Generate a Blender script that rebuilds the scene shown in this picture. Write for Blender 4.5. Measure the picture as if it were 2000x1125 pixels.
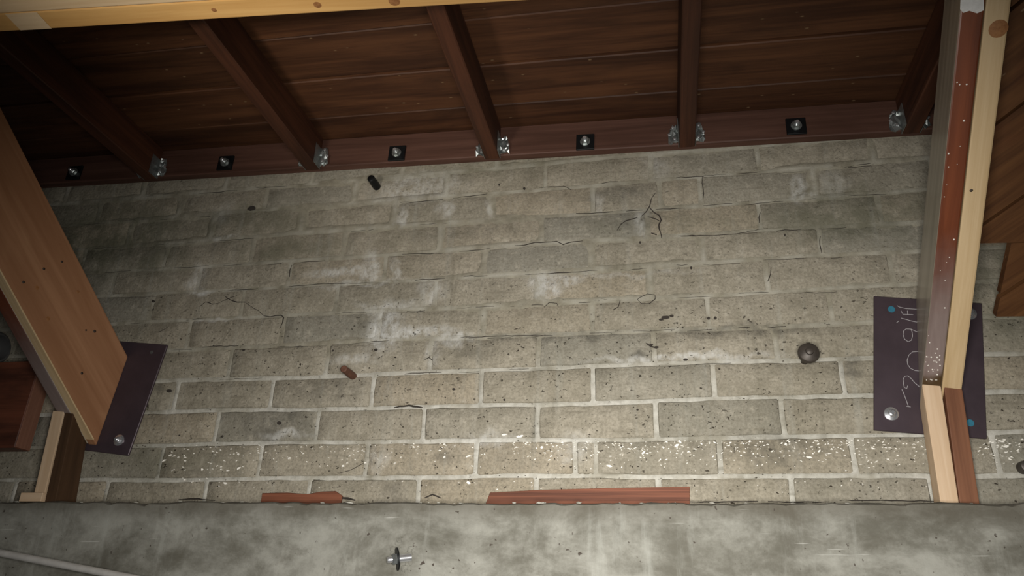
import bpy, bmesh, math, random
import numpy as np
from mathutils import Vector, Matrix
random.seed(7); rng = np.random.default_rng(7)
for o in list(bpy.data.objects): bpy.data.objects.remove(o)
scene = bpy.context.scene
COL = scene.collection

# ------------------------------------------------------------------ camera
F, YAW, PITCH, ROLL = 1451.3, -0.20412, 0.42020, 0.031257
CX, CY, CZ = 0.3876, -1.9409, -0.3412
def axes():
    cy, sy, cp, sp = math.cos(YAW), math.sin(YAW), math.cos(PITCH), math.sin(PITCH)
    fwd = Vector((sy*cp, cy*cp, sp)); right = Vector((cy, -sy, 0)); up = right.cross(fwd)
    return (math.cos(ROLL)*right + math.sin(ROLL)*up, -math.sin(ROLL)*right + math.cos(ROLL)*up, fwd)
RA, UA, WA = axes()
cam = bpy.data.cameras.new('camera'); camo = bpy.data.objects.new('camera', cam); COL.objects.link(camo)
cam.sensor_width = 36; cam.lens = F*36/2000; cam.clip_start = 0.02
M = Matrix((RA, UA, -WA)).transposed().to_4x4(); M.translation = (CX, CY, CZ)
camo.matrix_world = M; scene.camera = camo

# ------------------------------------------------------------------ light and exposure
w = bpy.data.worlds.new('world'); scene.world = w; w.use_nodes = True
w.node_tree.nodes['Background'].inputs[0].default_value = (0.95, 0.97, 1.0, 1)
w.node_tree.nodes['Background'].inputs[1].default_value = 0.016
def lamp(name, loc, target, size, watts, col):
    d = bpy.data.lights.new(name, 'AREA'); d.shape = 'DISK'; d.size = size; d.energy = watts; d.color = col
    o = bpy.data.objects.new(name, d); COL.objects.link(o); o.location = loc
    o.rotation_euler = (Vector(target)-Vector(loc)).to_track_quat('-Z', 'Y').to_euler()
    return o
wl = lamp('work_light', (0.40, -1.78, -0.32), (0.22, 0.0, -0.28), 0.45, 23, (1.0, 0.965, 0.915)); wl.data.spread = math.radians(112)
cl = lamp('beam_fill_light', (-0.9, -2.5, -0.5), (-0.50, -0.98, 0.80), 0.30, 1.6, (1.0, 0.92, 0.80)); cl.data.spread = math.radians(34)  # added fill: unseen lamp with a narrow cone to brighten the beam
vs = scene.view_settings
vs.view_transform = 'Standard'; vs.look = 'None'; vs.gamma = 1; vs.use_curve_mapping = False; vs.exposure = 0.0

# ------------------------------------------------------------------ helpers
def at(px, py, Y=None, X=None, Z=None):
    d = (px-1000)*RA - (py-562.5)*UA + F*WA; C = Vector((CX, CY, CZ))
    if Y is not None: t = (Y-C.y)/d.y
    elif X is not None: t = (X-C.x)/d.x
    else: t = (Z-C.z)/d.z
    return C + t*d
def frame(xdir, zhint=(0, 0, 1), loc=(0, 0, 0)):
    x = Vector(xdir).normalized(); z = Vector(zhint); y = z.cross(x).normalized(); z = x.cross(y)
    m = Matrix((x, y, z)).transposed().to_4x4(); m.translation = Vector(loc); return m
def link(name, me, mat, parent=None, mw=None):
    o = bpy.data.objects.new(name, me); COL.objects.link(o)
    if mat is not None: me.materials.append(mat) if len(me.materials) == 0 else None
    mw = mw or Matrix.Identity(4)
    if parent is not None:
        o.parent = parent; o.matrix_basis = WM[parent.name].inverted() @ mw
    else: o.matrix_basis = mw
    WM[o.name] = mw
    return o
WM = {}
def empty(name, loc):
    o = bpy.data.objects.new(name, None); COL.objects.link(o); o.location = loc; o.empty_display_size = 0.05
    WM[o.name] = Matrix.Translation(Vector(loc)); return o
def tag(o, label=None, cat=None, group=None, kind=None):
    if label: o['label'] = label
    if cat: o['category'] = cat
    if group: o['group'] = group
    if kind: o['kind'] = kind
    return o
def bm_to(name, bm, mat, parent=None, mw=None, smooth=False):
    me = bpy.data.meshes.new(name); bmesh.ops.recalc_face_normals(bm, faces=bm.faces[:]); bm.to_mesh(me); bm.free()
    if smooth:
        for p in me.polygons: p.use_smooth = True
    return link(name, me, mat, parent, mw)
def hexa(name, pts, mat, parent=None, fr=None, bevel=0.0015, seg=1):
    """pts: 4 points of one end ring then 4 of the other, world space"""
    fr = fr or frame(Vector(pts[4])-Vector(pts[0]), loc=pts[0]); inv = fr.inverted()
    bm = bmesh.new(); v = [bm.verts.new(inv @ Vector(q)) for q in pts]
    for f in ((0,1,2,3), (7,6,5,4), (0,4,5,1), (1,5,6,2), (2,6,7,3), (3,7,4,0)): bm.faces.new([v[i] for i in f])
    bmesh.ops.recalc_face_normals(bm, faces=bm.faces[:])
    if bevel: bmesh.ops.bevel(bm, geom=bm.edges[:], offset=bevel, segments=seg, profile=0.6, affect='EDGES')
    return bm_to(name, bm, mat, parent, fr)
def box(name, lo, hi, mat, parent=None, grain='x', bevel=0.0015):
    x0, y0, z0 = lo; x1, y1, z1 = hi
    if grain == 'x': pts = [(x0,y0,z0),(x0,y1,z0),(x0,y1,z1),(x0,y0,z1),(x1,y0,z0),(x1,y1,z0),(x1,y1,z1),(x1,y0,z1)]; hint = (0,0,1)
    elif grain == 'z': pts = [(x0,y0,z0),(x1,y0,z0),(x1,y1,z0),(x0,y1,z0),(x0,y0,z1),(x1,y0,z1),(x1,y1,z1),(x0,y1,z1)]; hint = (0,1,0)
    else: pts = [(x0,y0,z0),(x1,y0,z0),(x1,y0,z1),(x0,y0,z1),(x0,y1,z0),(x1,y1,z0),(x1,y1,z1),(x0,y1,z1)]; hint = (0,0,1)
    d = Vector(pts[4])-Vector(pts[0])
    return hexa(name, pts, mat, parent, frame(d, hint, pts[0]), bevel)
def lathe(name, prof, mat, parent, fr, n=24, smooth=True):
    """prof: (distance along local x, radius)"""
    bm = bmesh.new(); rings = []
    for a, r in prof:
        rings.append([bm.verts.new((a, max(r, 1e-5)*math.cos(2*math.pi*i/n), max(r, 1e-5)*math.sin(2*math.pi*i/n))) for i in range(n)])
    for A, B in zip(rings, rings[1:]):
        for i in range(n): bm.faces.new((A[i], A[(i+1) % n], B[(i+1) % n], B[i]))
    bm.faces.new(rings[0]); bm.faces.new(rings[-1])
    o = bm_to(name, bm, mat, parent, fr, False)
    if n > 8 and smooth:
        for p in o.data.polygons: p.use_smooth = len(p.vertices) == 4
        o.data.set_sharp_from_angle(angle=math.radians(35))
    return o
def tube(bm, pts, r, n=5):
    pts = [Vector(p) for p in pts]; rings = []
    for i, p in enumerate(pts):
        t = (pts[min(i+1, len(pts)-1)]-pts[max(i-1, 0)]).normalized()
        a = t.orthogonal().normalized(); b = t.cross(a); rr = r[i] if isinstance(r, list) else r
        rings.append([bm.verts.new(p + rr*(math.cos(2*math.pi*k/n)*a + math.sin(2*math.pi*k/n)*b)) for k in range(n)])
    for A, B in zip(rings, rings[1:]):
        best = min(range(n), key=lambda s: sum((A[k].co-B[(k+s) % n].co).length for k in range(n)))
        for k in range(n): bm.faces.new((A[k], A[(k+1) % n], B[(k+1+best) % n], B[(k+best) % n]))
    bm.faces.new(rings[0]); bm.faces.new(rings[-1][::-1])
def noise2(X, Z, scale, seed, octaves=3):
    out = np.zeros_like(X); amp = 1.0; tot = 0
    for o in range(octaves):
        r = np.random.default_rng(seed*31+o); G = r.random((257, 257))
        x = X*scale+1000.37; z = Z*scale+1000.71; xi = np.floor(x).astype(int); zi = np.floor(z).astype(int)
        fx = x-xi; fz = z-zi; fx = fx*fx*(3-2*fx); fz = fz*fz*(3-2*fz)
        a = G[xi % 257, zi % 257]; b = G[(xi+1) % 257, zi % 257]; c = G[xi % 257, (zi+1) % 257]; d = G[(xi+1) % 257, (zi+1) % 257]
        out += amp*((a*(1-fx)+b*fx)*(1-fz)+(c*(1-fx)+d*fx)*fz); tot += amp; amp *= .5; scale *= 2
    return out/tot

# ------------------------------------------------------------------ materials
class NT:
    def __init__(s, name):
        s.m = bpy.data.materials.new(name); s.m.use_nodes = True; s.t = s.m.node_tree; s.b = s.t.nodes['Principled BSDF']
    def n(s, typ, **kw):
        nd = s.t.nodes.new(typ)
        for k, v in kw.items(): setattr(nd, k, v)
        return nd
    def l(s, a, b): s.t.links.new(a, b)
    def setin(s, nd, i, v):
        if isinstance(v, bpy.types.NodeSocket): s.l(v, nd.inputs[i])
        elif isinstance(v, (tuple, list)) and nd.inputs[i].type == 'RGBA': nd.inputs[i].default_value = tuple(v)[:3] + (1,)
        else: nd.inputs[i].default_value = v
    def math(s, op, a, b=0.0, c=None, clamp=False):
        nd = s.n('ShaderNodeMath', operation=op, use_clamp=clamp); s.setin(nd, 0, a); s.setin(nd, 1, b)
        if c is not None: s.setin(nd, 2, c)
        return nd.outputs[0]
    def vmath(s, op, a, b):
        nd = s.n('ShaderNodeVectorMath', operation=op); s.setin(nd, 0, a); s.setin(nd, 1, b)
        return nd.outputs['Value' if op in ('LENGTH', 'DISTANCE') else 'Vector']
    def noise(s, vec, scale, detail=4, rough=.55, dist=0.0):
        nd = s.n('ShaderNodeTexNoise'); s.l(vec, nd.inputs['Vector']); nd.inputs['Scale'].default_value = scale
        nd.inputs['Detail'].default_value = detail; nd.inputs['Roughness'].default_value = rough; nd.inputs['Distortion'].default_value = dist
        return nd.outputs['Fac']
    def map(s, v, a, b, c=0.0, d=1.0):
        nd = s.n('ShaderNodeMapRange', interpolation_type='SMOOTHSTEP'); s.setin(nd, 0, v)
        for i, q in enumerate((a, b, c, d)): nd.inputs[i+1].default_value = q
        return nd.outputs[0]
    def scale(s, vec, sc): return s.vmath('MULTIPLY', vec, tuple(sc))
    def mix(s, f, a, b, mode='MIX'):
        nd = s.n('ShaderNodeMix', data_type='RGBA', blend_type=mode); s.setin(nd, 0, f); s.setin(nd, 6, a); s.setin(nd, 7, b)
        return nd.outputs[2]
    def bump(s, h, strength, dist):
        nd = s.n('ShaderNodeBump'); nd.inputs['Strength'].default_value = strength; nd.inputs['Distance'].default_value = dist
        s.l(h, nd.inputs['Height']); s.l(nd.outputs[0], s.b.inputs['Normal'])
    def out(s, col, rough=.8, spec=.3, metal=0.0, coat=0.0):
        s.setin(s.b, s.b.inputs.find('Base Color'), col); s.setin(s.b, s.b.inputs.find('Roughness'), rough)
        s.b.inputs['Specular IOR Level'].default_value = spec; s.b.inputs['Metallic'].default_value = metal
        s.b.inputs['Coat Weight'].default_value = coat; s.b.inputs['Coat Roughness'].default_value = 0.25
        return s.m
def pos(t): return t.n('ShaderNodeNewGeometry').outputs['Position']

def wood(name, light, dark, rough=.6, spec=.3, coat=0.0, grain=30, stain=None, stain_amt=.5, rings=0.0, spots=None, bumpy=.25, tone=0.0):
    t = NT(name); tc = t.n('ShaderNodeTexCoord').outputs['Object']; oi = t.n('ShaderNodeObjectInfo').outputs['Random']
    off = t.n('ShaderNodeCombineXYZ'); t.l(t.math('MULTIPLY', oi, 9.0), off.inputs[0]); t.l(t.math('MULTIPLY', oi, 3.3), off.inputs[1])
    v = t.vmath('ADD', tc, off.outputs[0])
    g = t.noise(t.scale(v, (1.6, grain, grain)), 1.0, 6, .6, .6)
    g2 = t.noise(t.scale(v, (4, grain*5, grain*5)), 1.0, 3, .6, .2)
    f = t.math('ADD', t.math('MULTIPLY', g, .75), t.math('MULTIPLY', g2, .25))
    col = t.mix(t.map(f, .32, .68), dark, light)
    col = t.mix(t.map(oi, 0, 1, 0, .55*tone), col, t.mix(1.0, col, (.42, .42, .42), 'MULTIPLY'))
    if rings:
        wv = t.n('ShaderNodeTexWave', wave_type='BANDS', bands_direction='Z'); t.l(t.scale(v, (.25, 1, 1)), wv.inputs['Vector'])
        wv.inputs['Scale'].default_value = rings; wv.inputs['Distortion'].default_value = 3.0; wv.inputs['Detail'].default_value = 2; wv.inputs['Detail Scale'].default_value = .6
        col = t.mix(t.math('MULTIPLY', t.map(wv.outputs[0], .55, 1.0), .45), col, dark)
    if stain:
        s = t.noise(t.scale(v, (2.2, 7, 7)), 1.0, 5, .6, .4)
        col = t.mix(t.math('MULTIPLY', t.map(s, .5, .72), stain_amt), col, stain)
    if spots:
        vn = t.n('ShaderNodeTexVoronoi'); t.l(t.scale(v, (14, 30, 30)), vn.inputs['Vector']); vn.inputs['Scale'].default_value = 1.0
        k = t.map(vn.outputs['Distance'], .10, .02)
        col = t.mix(k, col, spots)
    t.bump(f, bumpy, .002)
    return t.out(col, rough, spec, 0.0, coat)

# places on the wall where salt bloom or soot has its own shape: (px, py, half width m, half height m, strength)
BLOOM = [(748,640,.065,.10,1.0),(800,650,.16,.022,.9),(885,665,.07,.028,.8),(1062,560,.06,.055,.95),(1100,548,.10,.02,.7),(660,533,.14,.02,.75),
         (725,525,.035,.07,.7),(770,530,.02,.07,.55),(845,572,.06,.05,.55),(815,370,.20,.07,.5),(785,425,.022,.055,.7),(868,412,.028,.045,.6),(960,410,.02,.035,.6),
         (385,545,.035,.07,.5),(395,572,.06,.014,.9),(560,850,.085,.018,.75),(960,855,.08,.03,.55),(1250,440,.03,.06,.45),(1555,370,.02,.06,.6),(1570,385,.05,.012,.6),
         (1120,875,.06,.05,.35),(735,905,.03,.06,.35),(690,705,.10,.025,.5),(845,690,.03,.06,.5),(1330,700,.30,.014,.65),(435,466,.05,.012,.7),(760,600,.12,.02,.6),
         (1280,320,.05,.07,.3),(1165,400,.02,.05,.4),(1620,360,.05,.05,.25),(440,420,.05,.06,.25),(700,555,.18,.012,.5),(1180,540,.30,.012,.35),(420,625,.14,.01,.6)]
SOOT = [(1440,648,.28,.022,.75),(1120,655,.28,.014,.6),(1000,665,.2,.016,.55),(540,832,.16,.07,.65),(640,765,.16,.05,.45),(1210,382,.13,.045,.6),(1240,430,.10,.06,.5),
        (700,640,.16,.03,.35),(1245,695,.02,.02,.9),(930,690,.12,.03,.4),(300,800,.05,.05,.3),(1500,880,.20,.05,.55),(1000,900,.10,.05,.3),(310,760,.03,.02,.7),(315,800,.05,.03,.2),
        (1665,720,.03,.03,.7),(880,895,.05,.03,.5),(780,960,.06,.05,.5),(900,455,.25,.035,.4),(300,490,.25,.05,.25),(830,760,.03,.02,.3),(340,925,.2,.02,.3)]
MOSS_SHADE = [(210, 470, .42, .20, .85), (470, 440, .30, .09, .6), (560, 490, .24, .06, .6), (300, 500, .20, .10, .7), (1650, 420, .34, .12, .7), (1300, 440, .35, .05, .35), (960, 330, .5, .05, .35), (1960, 560, .14, .2, .6), (330, 900, .3, .06, .35)]  # olive moss tint that also paints in the dimness of the upper wall
def ellipses(t, P, lst):
    acc = None
    for px, py, rx, rz, k in lst:
        c = at(px, py, Y=0)
        d = t.vmath('SUBTRACT', P, (c.x, 0, c.z)); d = t.scale(d, (1/rx, 0, 1/rz))
        e = t.map(t.vmath('LENGTH', d, (0, 0, 0)), 1.15, .25, 0.0, k)
        acc = e if acc is None else t.math('MAXIMUM', acc, e)
    return acc
def wall_marks(t, P, col, amount=1.0):
    warp = t.n('ShaderNodeTexNoise'); t.l(P, warp.inputs['Vector']); warp.inputs['Scale'].default_value = 14; warp.inputs['Detail'].default_value = 3
    wv = t.scale(t.vmath('SUBTRACT', warp.outputs['Color'], (.5, .5, .5)), (.10, 0, .07)); Pw = t.vmath('ADD', P, wv)
    # large weather variation and faint vertical runs
    big = t.noise(P, 2.3, 4, .6); col = t.mix(t.map(big, .35, .7, 0, .42), col, t.mix(1.0, col, (.60, .60, .55), 'MULTIPLY'))
    moss_shade = t.math('MULTIPLY', ellipses(t, Pw, MOSS_SHADE), t.map(t.noise(P, 11, 5, .7), .28, .60)); col = t.mix(moss_shade, col, (.105, .104, .070))
    run = t.noise(t.scale(P, (26, 1, 2.2)), 1.0, 4, .65); col = t.mix(t.map(run, .52, .8, 0, .38), col, (.34, .34, .30))
    run2 = t.noise(t.scale(P, (17, 1, 1.7)), 1.7, 4, .65); col = t.mix(t.map(run2, .55, .8, 0, .38), col, (.11, .10, .07))
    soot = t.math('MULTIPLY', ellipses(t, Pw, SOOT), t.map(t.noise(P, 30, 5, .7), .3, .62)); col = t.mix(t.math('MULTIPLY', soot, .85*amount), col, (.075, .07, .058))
    bl = t.math('MULTIPLY', ellipses(t, Pw, BLOOM), t.map(t.noise(t.scale(P, (46, 1, 30)), 1.0, 5, .7), .30, .66)); col = t.mix(t.math('MULTIPLY', bl, .9*amount), col, (.60, .60, .57))
    # pits: small dark specks, a little wider than tall
    sp = t.noise(t.scale(P, (85, 85, 130)), 1.0, 4, .6); pit = t.map(sp, .645, .69)
    zone = t.map(t.n('ShaderNodeSeparateXYZ').outputs[2], 0, 1) if False else None
    sx = t.n('ShaderNodeSeparateXYZ'); t.l(P, sx.inputs[0]); zf = t.map(sx.outputs[2], .62, .35, .25, 1.0)
    pit = t.math('MULTIPLY', pit, t.math('MULTIPLY', zf, t.map(t.noise(P, 9, 3), .36, .50))); col = t.mix(pit, col, (.045, .036, .026))
    return col, pit
def brick_mat():
    t = NT('brick_concrete'); P = pos(t); r = t.n('ShaderNodeObjectInfo').outputs['Random']
    n1 = t.noise(P, 16, 5, .65); base = t.mix(t.map(n1, .3, .7), (.275, .248, .192), (.375, .34, .27))
    base = t.mix(t.math('MULTIPLY', t.map(r, .55, 1.0), .55), base, (.24, .235, .20))
    base = t.mix(t.math('MULTIPLY', t.map(r, .25, 0), .4), base, (.40, .33, .235))
    fine = t.noise(P, 150, 4, .65); base = t.mix(t.map(fine, .38, .68, 0, .55), base, (.165, .148, .112))
    grit = t.noise(P, 48, 5, .7); base = t.mix(t.map(grit, .52, .72, 0, .5), base, (.47, .43, .35))
    stroke = t.noise(t.scale(P, (9, 1, 75)), 1.0, 5, .65); base = t.mix(t.map(stroke, .52, .72, 0, .5), base, (.17, .15, .112))
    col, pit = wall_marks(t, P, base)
    h = t.math('SUBTRACT', t.math('ADD', t.noise(P, 60, 6, .65), t.math('MULTIPLY', t.noise(P, 11, 3), 1.5)), t.math('MULTIPLY', pit, 1.2))
    t.bump(h, .8, .005)
    return t.out(col, .92, .15)
def mortar_mat():
    t = NT('mortar'); P = pos(t); sx = t.n('ShaderNodeSeparateXYZ'); t.l(P, sx.inputs[0])
    n1 = t.noise(P, 40, 5, .65); pale = t.mix(t.map(n1, .25, .75), (.38, .365, .315), (.56, .545, .49)); aged = t.mix(t.map(n1, .3, .7), (.225, .205, .155), (.315, .29, .225))
    ja = t.n('ShaderNodeAttribute', attribute_name='joint').outputs['Fac']; aged = t.mix(t.math('MULTIPLY', ja, .85), aged, (.45, .43, .365))
    pale = t.mix(t.map(t.noise(P, 6.5, 4, .6), .48, .62, 0, .7), pale, aged)
    col = t.mix(t.map(sx.outputs[2], .26, .36), pale, aged)
    col = t.mix(t.map(t.noise(t.scale(P, (6, 1, 30)), 1.0, 4, .6), .55, .75, 0, .6), col, (.16, .145, .105))
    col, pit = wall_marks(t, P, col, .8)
    t.bump(t.noise(P, 110, 6, .7), .6, .004)
    return t.out(col, .95, .1)
def concrete_mat():
    t = NT('concrete_old'); P = pos(t); sx = t.n('ShaderNodeSeparateXYZ'); t.l(P, sx.inputs[0])
    n1 = t.noise(t.scale(P, (4.2, 3, 6)), 1.0, 8, .70, .15); col = t.mix(t.map(n1, .33, .64), (.105, .100, .080), (.275, .272, .238))
    n2 = t.noise(t.scale(P, (19, 10, 2.6)), 1.0, 6, .7); col = t.mix(t.map(n2, .53, .74, 0, .42), col, (.34, .345, .31))
    n3 = t.noise(P, 6, 6, .72, .5); col = t.mix(t.map(n3, .5, .70, 0, .7), col, (.095, .088, .068))
    # grime that collected along the top edge of the ledge
    wob = t.math('ADD', sx.outputs[2], t.math('MULTIPLY', t.math('SUBTRACT', t.noise(t.scale(P, (5, 1, 5)), 1.0, 5, .7), .5), .07))
    col = t.mix(t.map(wob, -.135, -.085, 0, .62), col, (.080, .070, .052))
    sc = t.noise(t.scale(P, (6, 1, 140)), 1.0, 2, .5); col = t.mix(t.map(sc, .70, .76, 0, .5), col, (.5, .5, .46))
    pit = t.map(t.noise(P, 55, 3, .5), .70, .74); col = t.mix(pit, col, (.06, .05, .04))
    h = t.math('ADD', t.noise(P, 45, 6, .65), t.math('MULTIPLY', n1, 1.0)); t.bump(h, .35, .004)
    return t.out(col, .85, .25)
def metal(name, col, rough=.35, m=1.0, var=.3, sc=60):
    t = NT(name); P = t.n('ShaderNodeTexCoord').outputs['Object']; n = t.noise(P, sc, 4, .6)
    c = t.mix(t.map(n, .3, .7, 0, var), col, tuple(q*.45 for q in col)); t.bump(n, .1, .001)
    return t.out(c, rough, .5, m)
M_BRICK, M_MORTAR, M_CONC = brick_mat(), mortar_mat(), concrete_mat()
M_PLANK = wood('old_redwood_plank', (.118, .048, .020), (.044, .016, .0068), .62, .3, 0, 22, (.028, .011, .005), .75, 0, (.20, .13, .07), tone=1.0)
M_RAFTER = wood('old_redwood_rafter', (.085, .030, .014), (.034, .012, .006), .6, .3, 0, 30, (.03, .012, .006), .6)
M_LEDGER = wood('old_redwood_ledger', (.105, .050, .035), (.058, .026, .017), .6, .3, 0, 30, (.045, .02, .012), .5)
M_FIR = wood('new_fir_orange', (.37, .190, .098), (.265, .124, .058), .55, .3, .0, 20, (.43, .25, .13), .55, 13.0)
M_FIR_EDGE = wood('new_fir_pale', (.60, .45, .265), (.47, .33, .17), .6, .3, 0, 34)
M_BEAM = wood('new_beam_amber', (.70, .43, .165), (.58, .325, .11), .5, .35, 0, 26)
M_BEAM2 = wood('new_beam_pale', (.72, .56, .37), (.62, .45, .27), .6, .3, 0, 26)
M_DARKPLY = wood('stained_redbrown_varnish', (.175, .050, .018), (.105, .028, .010), .33, .5, .35, 24, (.07, .02, .008), .5)
def darkply():
    t = NT('varnished_ply'); tc = t.n('ShaderNodeTexCoord').outputs['Object']; sx = t.n('ShaderNodeSeparateXYZ'); t.l(tc, sx.inputs[0])
    g = t.noise(t.scale(tc, (1.6, 26, 26)), 1.0, 6, .6, .5); red = t.mix(t.map(g, .3, .7), (.10, .026, .010), (.20, .056, .021))
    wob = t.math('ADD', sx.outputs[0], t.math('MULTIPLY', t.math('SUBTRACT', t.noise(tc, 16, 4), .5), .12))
    mauve = t.mix(t.map(g, .3, .7), (.17, .125, .11), (.27, .21, .19)); col = t.mix(t.map(wob, .46, .22), red, mauve)  # mauve-grey lower end paints in the sheen of the varnish
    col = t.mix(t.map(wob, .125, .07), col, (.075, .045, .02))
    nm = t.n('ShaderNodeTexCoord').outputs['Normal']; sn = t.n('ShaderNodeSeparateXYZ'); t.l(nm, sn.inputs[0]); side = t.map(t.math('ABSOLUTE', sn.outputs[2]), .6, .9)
    grey = t.mix(t.map(g, .3, .7), (.30, .26, .20), (.46, .41, .33)); col = t.mix(side, col, grey); t.bump(g, .2, .002)  # grey on the sides is the room's reflection, painted as colour
    return t.out(col, .36, .5, 0, .3)
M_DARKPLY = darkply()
M_POST = wood('pale_stud_wood', (.63, .475, .325), (.53, .375, .235), .65, .25, 0, 26)
M_BROWN = wood('brown_stud_wood', (.205, .088, .045), (.135, .055, .028), .6, .3, 0, 34)
M_PINK = wood('pinkish_end_wood', (.26, .125, .08), (.18, .08, .05), .65, .25, 0, 40)
M_DKSTUD = wood('dark_brown_stud_wood', (.080, .043, .022), (.05, .027, .014), .7, .2, 0, 34)
M_RED = wood('red_nailer_wood', (.25, .090, .048), (.075, .026, .014), .65, .25, 0, 130)
M_REDBLK = wood('red_stained_block', (.17, .055, .028), (.075, .024, .013), .55, .35, .1, 26, (.03, .012, .008), .8)
M_DIAG = wood('diagonal_board_wood', (.15, .066, .024), (.065, .026, .010), .5, .35, .1, 20, (.13, .036, .016), .6, 0, (.25, .16, .09))
M_PLATE = metal('plate_primer_steel', (.070, .050, .060), .42, .35, .35, 14)
M_BLACK = metal('black_steel', (.012, .013, .014), .45, .6, .3)
M_ZINC = metal('zinc_bright', (.80, .81, .83), .25, .85, .2)
M_GALV = metal('galvanised', (.42, .45, .44), .36, .85, .6, 120)
M_DKIRON = metal('dark_iron', (.075, .062, .052), .5, .4, .6)
M_RUST = metal('rusty_iron', (.150, .065, .038), .7, .2, .6, 80)
M_CHALK = metal('chalk', (.36, .34, .35), .9, 0.0, .2)
M_BLUE = metal('blue_marker', (.02, .16, .24), .7, 0.0, .4)
M_FLECK = metal('white_flake', (.85, .82, .74), .8, 0.0, .1)
M_CRACK = metal('crack_dark', (.035, .028, .022), .95, 0.0, .2)
M_PIPE = metal('conduit_steel', (.62, .60, .56), .35, .25, .3, 30)
M_KNOT = wood('knot_wood', (.36, .17, .065), (.22, .09, .03), .6, .3, 0, 60)
M_NAIL = metal('nail_dark', (.05, .035, .025), .6, .5, .2)
M_GREY = metal('grey_pipe', (.10, .10, .10), .5, .2, .4, 20)
M_WHITE = metal('white_glare', (.80, .79, .76), .25, 0.0, .3, 70)  # glare on the varnish as a flat white colour

# ------------------------------------------------------------------ brick wall
S = 1.5; PIT = .2096*S; GAP = .0095
BEDS = [b*S for b in (-.068, 0, .0646, .1302, .1963, .2619, .3264, .3913, .4525, .5153, .5807, .6404, .706, .772)]
OFFS = [o*S for o in (.044, -.063, .044, -.063, .045, -.062, .046, -.065, .048, -.058, .056, -.05, .05)]
XL, XR = -2.05, 1.95
EXTRA = {9: [.283*S], 1: [.112*S]}
courses = []
for c in range(len(BEDS)-1):
    k0 = math.floor((XL-OFFS[c])/PIT); xs = []
    k = k0
    while OFFS[c]+k*PIT < XR+PIT:
        xs.append(OFFS[c]+k*PIT + random.uniform(-.003, .003)); k += 1
    xs = sorted(xs + EXTRA.get(c, []))
    courses.append((BEDS[c], BEDS[c+1], xs))
def bedwob(X, i): return .0022*math.sin(X*3.1+i*1.7) + .0012*math.sin(X*9+i)
# mortar: one displaced sheet, lying in the joints and smeared a little over the brick edges
gx = np.linspace(XL, XR, 640); gz = np.linspace(BEDS[0], BEDS[-1], 190); X, Z = np.meshgrid(gx, gz, indexing='ij')
dist = np.full(X.shape, 9.0)
for i, b in enumerate(BEDS):
    dist = np.minimum(dist, np.abs(Z-(b+.0022*np.sin(X*3.1+i*1.7)+.0012*np.sin(X*9+i))))
for (z0, z1, xs) in courses:
    inb = (Z >= z0) & (Z <= z1)
    for x in xs: dist = np.where(inb, np.minimum(dist, np.abs(X-x)), dist)
upper = np.clip((Z-.24)/.25, 0, 1)
n1 = noise2(X, Z, 14, 3); n2 = noise2(X, Z, 55, 5); n3 = noise2(X, Z, 4, 9)
halfw = .0056 + (.001+.012*upper)*np.clip(n1-.40, 0, 1)*2.2 + .003*(n2-.5)
lvl = -.0022 - .0052*upper*np.clip(n3*1.6-.15, 0, 1) + .003*(n2-.5) + .003*(n1-.5)
tt = np.clip((dist-halfw)/(.008+.020*upper), 0, 1); tt = tt*tt*(3-2*tt)
Y = lvl*(1-tt) + .006*tt
nx, nz = X.shape; verts = np.stack([X, Y, Z], -1).reshape(-1, 3)
idx = np.arange(nx*nz).reshape(nx, nz); faces = np.stack([idx[:-1, :-1], idx[1:, :-1], idx[1:, 1:], idx[:-1, 1:]], -1).reshape(-1, 4)
me = bpy.data.meshes.new('wall_back'); me.from_pydata(verts.tolist(), [], faces.tolist())
JD = (np.exp(-(dist/.0075)**2)*np.clip((noise2(X, Z, 22, 41)-.30)*2.4, 0, 1)).reshape(-1)
# give the wall a solid body behind the mortar face
bm = bmesh.new(); bm.from_mesh(me)
bv = [bm.verts.new(q) for q in ((XL, .2, BEDS[0]), (XR, .2, BEDS[0]), (XR, .2, BEDS[-1]), (XL, .2, BEDS[-1]))]; bm.faces.new(bv)
bm.to_mesh(me); bm.free()
at_ = me.attributes.new('joint', 'FLOAT', 'POINT'); at_.data.foreach_set('value', np.r_[JD, np.zeros(len(me.vertices)-len(JD))].astype(np.float32))
for p in me.polygons: p.use_smooth = True
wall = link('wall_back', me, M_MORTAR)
tag(wall, 'weathered grey-brown concrete brick wall with pale mortar joints', 'wall', kind='structure')

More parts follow.
